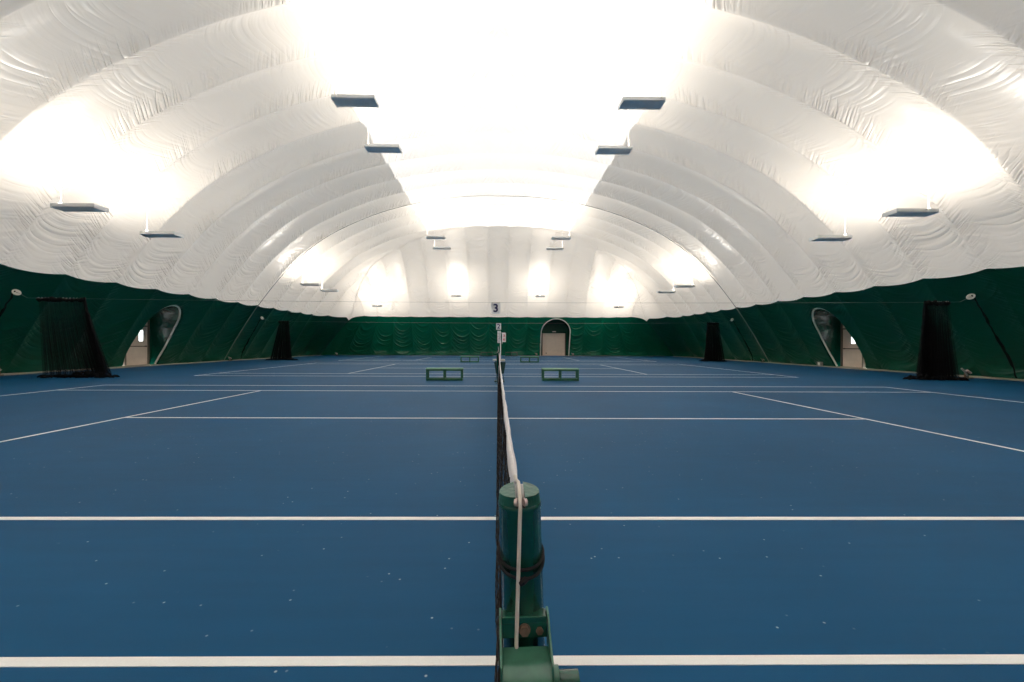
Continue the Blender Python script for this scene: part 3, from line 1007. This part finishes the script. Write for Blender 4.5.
# ------------------------------------------------------------------ nets
POST_H = 1.035
def net_geometry(L=12.80):
    """net along +y from 0 to L, leaning slightly: foot at x=-0.003, head at x=0.033"""
    root = empty('tennis_net')
    def top(y):
        if True:
            u = abs(y - L / 2) / (L / 2)
            return 0.914 + (1.00 - 0.914) * u ** 1.25
    def xo(y, z): return -0.004 + 0.041 * (z / 1.0) ** 1.5
    b = MB()
    sp = 0.045
    ys = np.arange(0.06, L - 0.05, sp)
    def wob(y, z): return 0.0045 * math.sin(y * 9 + z * 4) + 0.003 * math.sin(y * 23 - z * 11)
    for y in ys:
        zs_ = np.linspace(0.015, top(y) - 0.03, 7)
        b.tube([(xo(y, z) + wob(y, z), y + 0.004 * math.sin(z * 30 + y), z) for z in zs_], 0.0017, 3, cap=False)
    for k in range(22):
        fr = k / 21.5
        yy = np.linspace(0.06, L - 0.06, 160)
        b.tube([(xo(y, (top(y) - .03) * fr) + wob(y, (top(y) - .03) * fr), y, 0.02 + (top(y) - 0.05) * fr) for y in yy], 0.0019, 3, cap=False)
    # doubled upper third
    for k in range(8):
        yy = np.linspace(0.06, L - 0.06, 160)
        b.tube([(xo(y, top(y)) + 0.006 + wob(y, 1), y, top(y) - 0.05 - k * sp) for y in yy], 0.0019, 3, cap=False)
    b.build('mesh', M_net, root)
    # tape: folded canvas band, slightly uneven
    vs, fs = [], []
    yy = np.linspace(0.03, L - 0.03, 260)
    sec = [(-0.0075, -0.028), (-0.0075, 0.014), (-0.005, 0.021), (0, 0.024), (0.005, 0.021), (0.0075, 0.014), (0.0075, -0.028)]
    for i, y in enumerate(yy):
        j = 0.0010 * math.sin(y * 11) + 0.0005 * math.sin(y * 31 + 1)
        wdt = 1.0 + 0.10 * math.sin(y * 7)
        e_ = min(1.0, 0.35 + (y - 0.03) / 0.12, 0.35 + (L - 0.03 - y) / 0.12)
        for (a, c) in sec: vs.append((xo(y, 1.0) + a * wdt * e_ + j, y, top(y) + (c - 0.024) * e_ + 0.002))
    m = len(sec)
    for i in range(len(yy) - 1):
        for k in range(m):
            k2 = (k + 1) % m
            fs.append((i * m + k, i * m + k2, (i + 1) * m + k2, (i + 1) * m + k))
    fs += [tuple(range(m)), tuple(range((len(yy) - 1) * m, len(yy) * m))]
    b = MB(); b.add(vs, fs); b.build('top_tape', M_tape, root, smooth=True)
    b = MB(); b.box((0.014, L / 2, 0.455), (0.006, 0.05, 0.90)); b.build('centre_strap', M_tape, root)
    b = MB()
    for y in (0.045, L - 0.045): b.box((0.010, y, 0.50), (0.008, 0.03, 0.92))
    b.build('side_band', M_net, root)
    return root

net = net_geometry(11.03 + 1.77 - 0.14)
POST_Y0 = 0.766
LEN = 2 * 0.914 + 10.97
net.location = (0, POST_Y0 + 0.07, 0)
tag(net, 'nearest tennis net, black mesh with white top tape running away from the viewer', 'tennis net', 'tennis nets down the hall')
for k, nm in ((1, 'middle tennis net of the hall, starting behind the score stand'), (2, 'farthest tennis net, ending near the far green wall')):
    c = copy_tree(net); c.location = (0, POST_Y0 + 0.07 + CP * k, 0); tag(c, nm, 'tennis net')

def make_post(winch=True):
    root = empty('net_post')
    R = 0.0385
    b = MB()
    prof = [(R, 0.0), (R, 0.986), (R + 0.0012, 0.988), (R + 0.0012, 0.993), (R, 0.995)]
    b.lathe(prof, 40); b.build('shaft', M_postgreen, root, smooth=True)
    b = MB(); b.lathe([(0.11, 0.0), (0.11, 0.006), (0.05, 0.012), (R + .001, 0.03)], 32); b.build('floor_collar', M_postgreen, root, smooth=True)
    # cap: two cheeks with a slot for the pulley between them, rounded crown
    for s in (-1, 1):
        vs = []
        n = 18
        g0 = 0.0085
        lo, hi = [], []
        for i in range(n + 1):
            a = -PI / 2 + PI * i / n
            x = max(R * math.cos(a), g0); y = R * math.sin(a)
            lo.append((s * x, y, 0.994))
            hi.append((s * (x - 0.002 if x > g0 else g0), y * 0.97, 1.016 - 0.10 * max(0, x - 0.010) + 0.05 * y))
        lo += [(s * g0, R * 0.9, 0.994), (s * g0, -R * 0.9, 0.994)]
        hi += [(s * g0, R * 0.85, 1.017), (s * g0, -R * 0.85, 1.014)]
        m = len(lo)
        b = MB()
        b.add(lo + hi, [tuple(range(m)), tuple(range(m, 2 * m))] + [(k, (k + 1) % m, (k + 1) % m + m, k + m) for k in range(m)])
        b.build('cap_cheek', M_cap, root, bevel=0.002)
    b = MB(); b.cyl((-0.0075, 0.0, 1.000), (0.0075, 0.0, 1.000), 0.024, 28); b.build('pulley', M_greymetal, root, smooth=True)
    b = MB()
    b.cyl((-0.0095, -0.034, 1.005), (-0.0045, -0.036, 1.005), 0.007, 14); b.cyl((0.0055, -0.036, 1.005), (0.0105, -0.034, 1.005), 0.007, 14)
    b.build('pulley_bolt', M_pinkish, root, smooth=True)
    if winch:
        f = -R - 0.001
        # two side plates, top bridge
        for s in (-1, 1):
            b = MB()
            poly = [(f + 0.012, 0.62), (f + 0.012, 0.816), (f - 0.010, 0.816), (f - 0.030, 0.79), (f - 0.062, 0.765), (f - 0.068, 0.72), (f - 0.05, 0.64)]
            n = len(poly)
            vs = [(s * 0.0395, y, z) for y, z in poly] + [(s * 0.0435, y, z) for y, z in poly]
            b.add(vs, [tuple(range(n)), tuple(range(n, 2 * n))] + [(k, (k + 1) % n, (k + 1) % n + n, k + n) for k in range(n)])
            b.build('winch_cheek', M_worn, root, bevel=0.0012)
        b = MB(); b.box((0, f + 0.006, 0.803), (0.079, 0.024, 0.012)); b.build('bridge', M_postgreen, root, bevel=0.0015)
        b = MB(); b.box((0, f - 0.0045, 0.786), (0.078, 0.004, 0.024)); b.build('back_plate', M_postgreen, root)
        b = MB(); b.cyl((0.0, f - 0.006, 0.788), (0.0, f - 0.014, 0.788), 0.0088, 6); b.cyl((0.0, f - 0.006, 0.788), (0.0, f - 0.008, 0.788), 0.0105, 20)
        b.build('hex_bolt', M_bolt, root)
        b = MB(); b.cyl((0.026, f - 0.006, 0.786), (0.026, f - 0.011, 0.786), 0.0065, 6); b.build('hex_bolt', M_bolt, root)
        # drum cover: rounded sheet between the cheeks
        vs, fs = [], []
        n = 20
        for i in range(n + 1):
            a = PI * 0.5 + PI * i / n
            y = f - 0.034 + 0.036 * math.cos(a); z = 0.722 + 0.036 * math.sin(a)
            for s in (-1, 1): vs.append((s * 0.0395, y, z))
        for i in range(n): fs.append((2 * i, 2 * i + 1, 2 * i + 3, 2 * i + 2))
        b = MB(); b.add(vs, fs)
        b.add([(-0.0395, f - 0.034, 0.758), (0.0395, f - 0.034, 0.758), (0.0395, f - 0.012, 0.762), (-0.0395, f - 0.012, 0.762)], [(0, 1, 2, 3)])
        b.build('drum_cover', M_worn, root, smooth=True)
        b = MB(); b.cyl((-0.036, f - 0.034, 0.722), (0.036, f - 0.034, 0.722), 0.022, 24); b.build('drum', M_darkgreen, root, smooth=True)
        b = MB()
        b.cyl((0.043, f - 0.034, 0.725), (0.054, f - 0.034, 0.725), 0.0175, 24)
        b.build('crank_collar', M_worn, root, smooth=True, bevel=0.001)
        b = MB(); b.cyl((0.054, f - 0.034, 0.722), (0.087, f - 0.034, 0.722), 0.0135, 24)
        b.build('crank_socket', M_postgreen, root, smooth=True, bevel=0.0012)
    return root

TILT = 0.034
def set_post(o, y, face=0.0, x=0.0745):
    o.location = (x, y, 0)
    o.rotation_euler = (0, -TILT if face == 0 else TILT, face)
post0 = make_post()
set_post(post0, POST_Y0)
tag(post0, 'glossy green net post with winch in the near foreground', 'net post', 'green net posts')
posts = [(POST_Y0 + LEN, PI, 'green net post at the far end of the nearest net, before the score stand'),
         (POST_Y0 + CP, 0.0, 'green net post at the near end of the middle net'),
         (POST_Y0 + CP + LEN, PI, 'green net post at the far end of the middle net'),
         (POST_Y0 + 2 * CP, 0.0, 'green net post at the near end of the farthest net'),
         (POST_Y0 + 2 * CP + LEN, PI, 'green net post nearest the far green wall')]
for y, fc, lab in posts:
    c = copy_tree(post0); set_post(c, y, fc, 0.05 if fc == 0 else 0.02); tag(c, lab, 'net post')

# net cable: from the tape over the pulley, down the face of the post to the drum
def post_pt(x, y, z):
    return Vector((0.0745 + x * math.cos(TILT) - z * math.sin(TILT), POST_Y0 + y, z * math.cos(TILT) + x * math.sin(TILT)))
cab = []
cab.append(Vector((0.0375, POST_Y0 + 0.12, 1.001)))
cab.append(Vector((0.0385, POST_Y0 + 0.085, 1.004)))
for a in np.linspace(PI / 2 - 0.25, PI + 0.05, 8):
    cab.append(post_pt(-0.001, 0.0 + 0.046 * math.cos(a) * 1.0, 1.000 + 0.026 * math.sin(a)))
for z in np.linspace(0.978, 0.765, 9):
    cab.append(post_pt(-0.001 - 0.012 * (1.0 - z) / 0.2, -0.0455 - 0.004 * (1.0 - z) / 0.2, z))
cab.append(post_pt(-0.014, -0.058, 0.745))
b = MB(); b.tube(cab, 0.0034, 12)
o = b.build('net_cable', M_cable, smooth=True)
tag(o, 'off-white coated cable running down the front of the near net post', 'cable')

# black cord looped twice round the post
b = MB()
for (dz, sag, rr_, ph) in ((-0.016, 0.020, 0.0400, 0.0), (-0.024, 0.027, 0.0405, 0.4)):
    pts = []
    for a in np.linspace(0, 2 * PI, 49):
        x = rr_ * math.cos(a); y = rr_ * math.sin(a)
        fr = (1 - math.sin(a)) / 2              # 1 at the front
        z = 0.925 + dz - sag * fr ** 1.5 * 1.0 + 0.002 * math.sin(3 * a + ph)
        y -= 0.006 * fr ** 6
        pts.append(post_pt(x, y, z))
    b.tube(pts, 0.0030, 8)
b.tube([post_pt(0.006, -0.049, 0.878), post_pt(0.001, -0.053, 0.875), post_pt(-0.004, -0.050, 0.870)], 0.005, 8)
tag(b.build('looped_cord', M_rubber, smooth=True), 'black elastic cord looped loosely around the near net post', 'cord')

# ------------------------------------------------------------------ benches
def make_bench(dark=False):
    M_benchtop_ = M_darkgreen if dark else M_benchtop; M_benchgreen = M_darkgreen if dark else globals()['M_benchgreen']
    root = empty('bench')
    W, H, Dp = 1.29, 0.435, 0.34
    for s in (-1, 0, 1):
        b = MB(); b.box((0, s * 0.115, H - 0.02), (W, 0.105, 0.04)); b.build('seat_board', M_benchtop_, root, bevel=0.006)
    b = MB()
    for s in (-1, 1): b.box((0, s * (Dp / 2 - 0.02), H - 0.068), (W - 0.02, 0.035, 0.05))
    b.build('seat_rail', M_benchgreen, root, bevel=0.004)
    for x in (-1, 0, 1):
        cx = x * (W / 2 - 0.04)
        for s in (-1, 1):
            b = MB(); b.box((cx, s * (Dp / 2 - 0.03), (H - 0.04) / 2), (0.06, 0.05, H - 0.045)); b.build('leg', M_benchgreen, root, bevel=0.005)
        b = MB(); b.box((cx, 0, 0.05), (0.05, Dp - 0.11, 0.045)); b.build('stretcher', M_benchgreen, root, bevel=0.004)
    for s in (-1, 1):
        b = MB(); b.box((0, s * (Dp / 2 - 0.02), 0.045), (W - 0.02, 0.045, 0.07)); b.build('foot_rail', M_benchgreen, root, bevel=0.004)
    return root
bn = make_bench()
bench_spots = [(-1.87, 14.62, 'green open-frame bench left of the nearest net, closest row'),
               (2.19, 14.62, 'green open-frame bench right of the nearest net, closest row'),
               (-1.96, 28.9, 'green bench left of the nets in the second row back'),
               (2.19, 28.9, 'green bench right of the nets in the second row back'),
               (-1.20, 44.0, 'tiny dark bench at the far wall, left of the nets'),
               (1.42, 44.0, 'tiny dark bench at the far wall, right of the nets')]
for i, (x, y, lab) in enumerate(bench_spots):
    if i == 4: bn = make_bench(True)
    o = bn if i in (0, 4) else copy_tree(bn)
    o.location = (x, y, 0); tag(o, lab, 'bench', 'green benches beside the nets')

# ------------------------------------------------------------------ score stand and bin between the first two courts
SY = 14.15
root = empty('score_stand', (0.05, SY, 0))
b = MB(); b.box((0, 0, 0.02), (0.34, 0.30, 0.04)); b.build('foot', M_darkgreen, root, bevel=0.008)
b = MB(); b.cyl((0.035, 0, 0.04), (0.035, 0, 1.42), 0.016, 14); b.build('pole', M_rod, root, smooth=True)
b = MB(); b.box((-0.02, 0, 0.73), (0.42, 0.24, 0.07)); b.build('tray', M_lens, root, bevel=0.008)
for x, dz, mt, n, cw in ((0.04 - 0.055, 0.0, M_grey, 4, 0.115),):
    for k in range(n):
        b = MB(); b.box((x, -0.02, 1.37 + k * 0.105), (cw, 0.012, 0.095)); cd_ = b.build('score_card', M_card, root, bevel=0.002)
        text_obj('64210'[k], 0.085, mt, 'digit', cd_, (x, -0.030, 1.37 + k * 0.105), bold=0.001)
b = MB(); b.box((0.15, -0.03, 1.50), (0.13, 0.012, 0.30)); b.build('score_panel', M_card, root, bevel=0.002)
for k in range(2):
    text_obj('63'[k], 0.12, M_red, 'red_digit', root, (0.155, -0.040, 1.435 + k * 0.125), bold=0.003)
b = MB(); b.box((0.09, -0.02, 1.66), (0.22, 0.014, 0.02)); b.cyl((0.09, -.015, 1.3), (0.09, -.015, 1.66), .008, 8); b.build('bracket', M_rod, root)
tag(root, 'upright score stand with white number cards and a red-figured card behind the near net', 'scoreboard')

root = empty('ball_basket', (0.065, SY - 0.35, 0.0))
b = MB()
hw0, hw1, z0, z1 = 0.13, 0.19, 0.30, 0.68
vs = []
for (hw, z) in ((hw0, z0), (hw1, z1), (hw1 - .012, z1), (hw0 - .01, z0 + .015)):
    vs += [(-hw, -hw * .6, z), (hw, -hw * .6, z), (hw, hw * .6, z), (-hw, hw * .6, z)]
fs = [(3, 2, 1, 0), (12, 13, 14, 15)]
for L_ in range(3):
    for k in range(4):
        fs.append((L_ * 4 + k, L_ * 4 + (k + 1) % 4, (L_ + 1) * 4 + (k + 1) % 4, (L_ + 1) * 4 + k))
b.add(vs, fs); b.build('tub', M_darkgreen, root, bevel=0.008)
b = MB()
for sx in (-1, 1):
    for sy in (-1, 1): b.tube([(sx * .10, sy * .06, .305), (sx * .14, sy * .1, 0.005)], 0.009, 8)
b.build('leg_frame', M_darkgreen, root)
tag(root, 'dark green tapered basket beneath the pale tray of the score stand', 'basket')
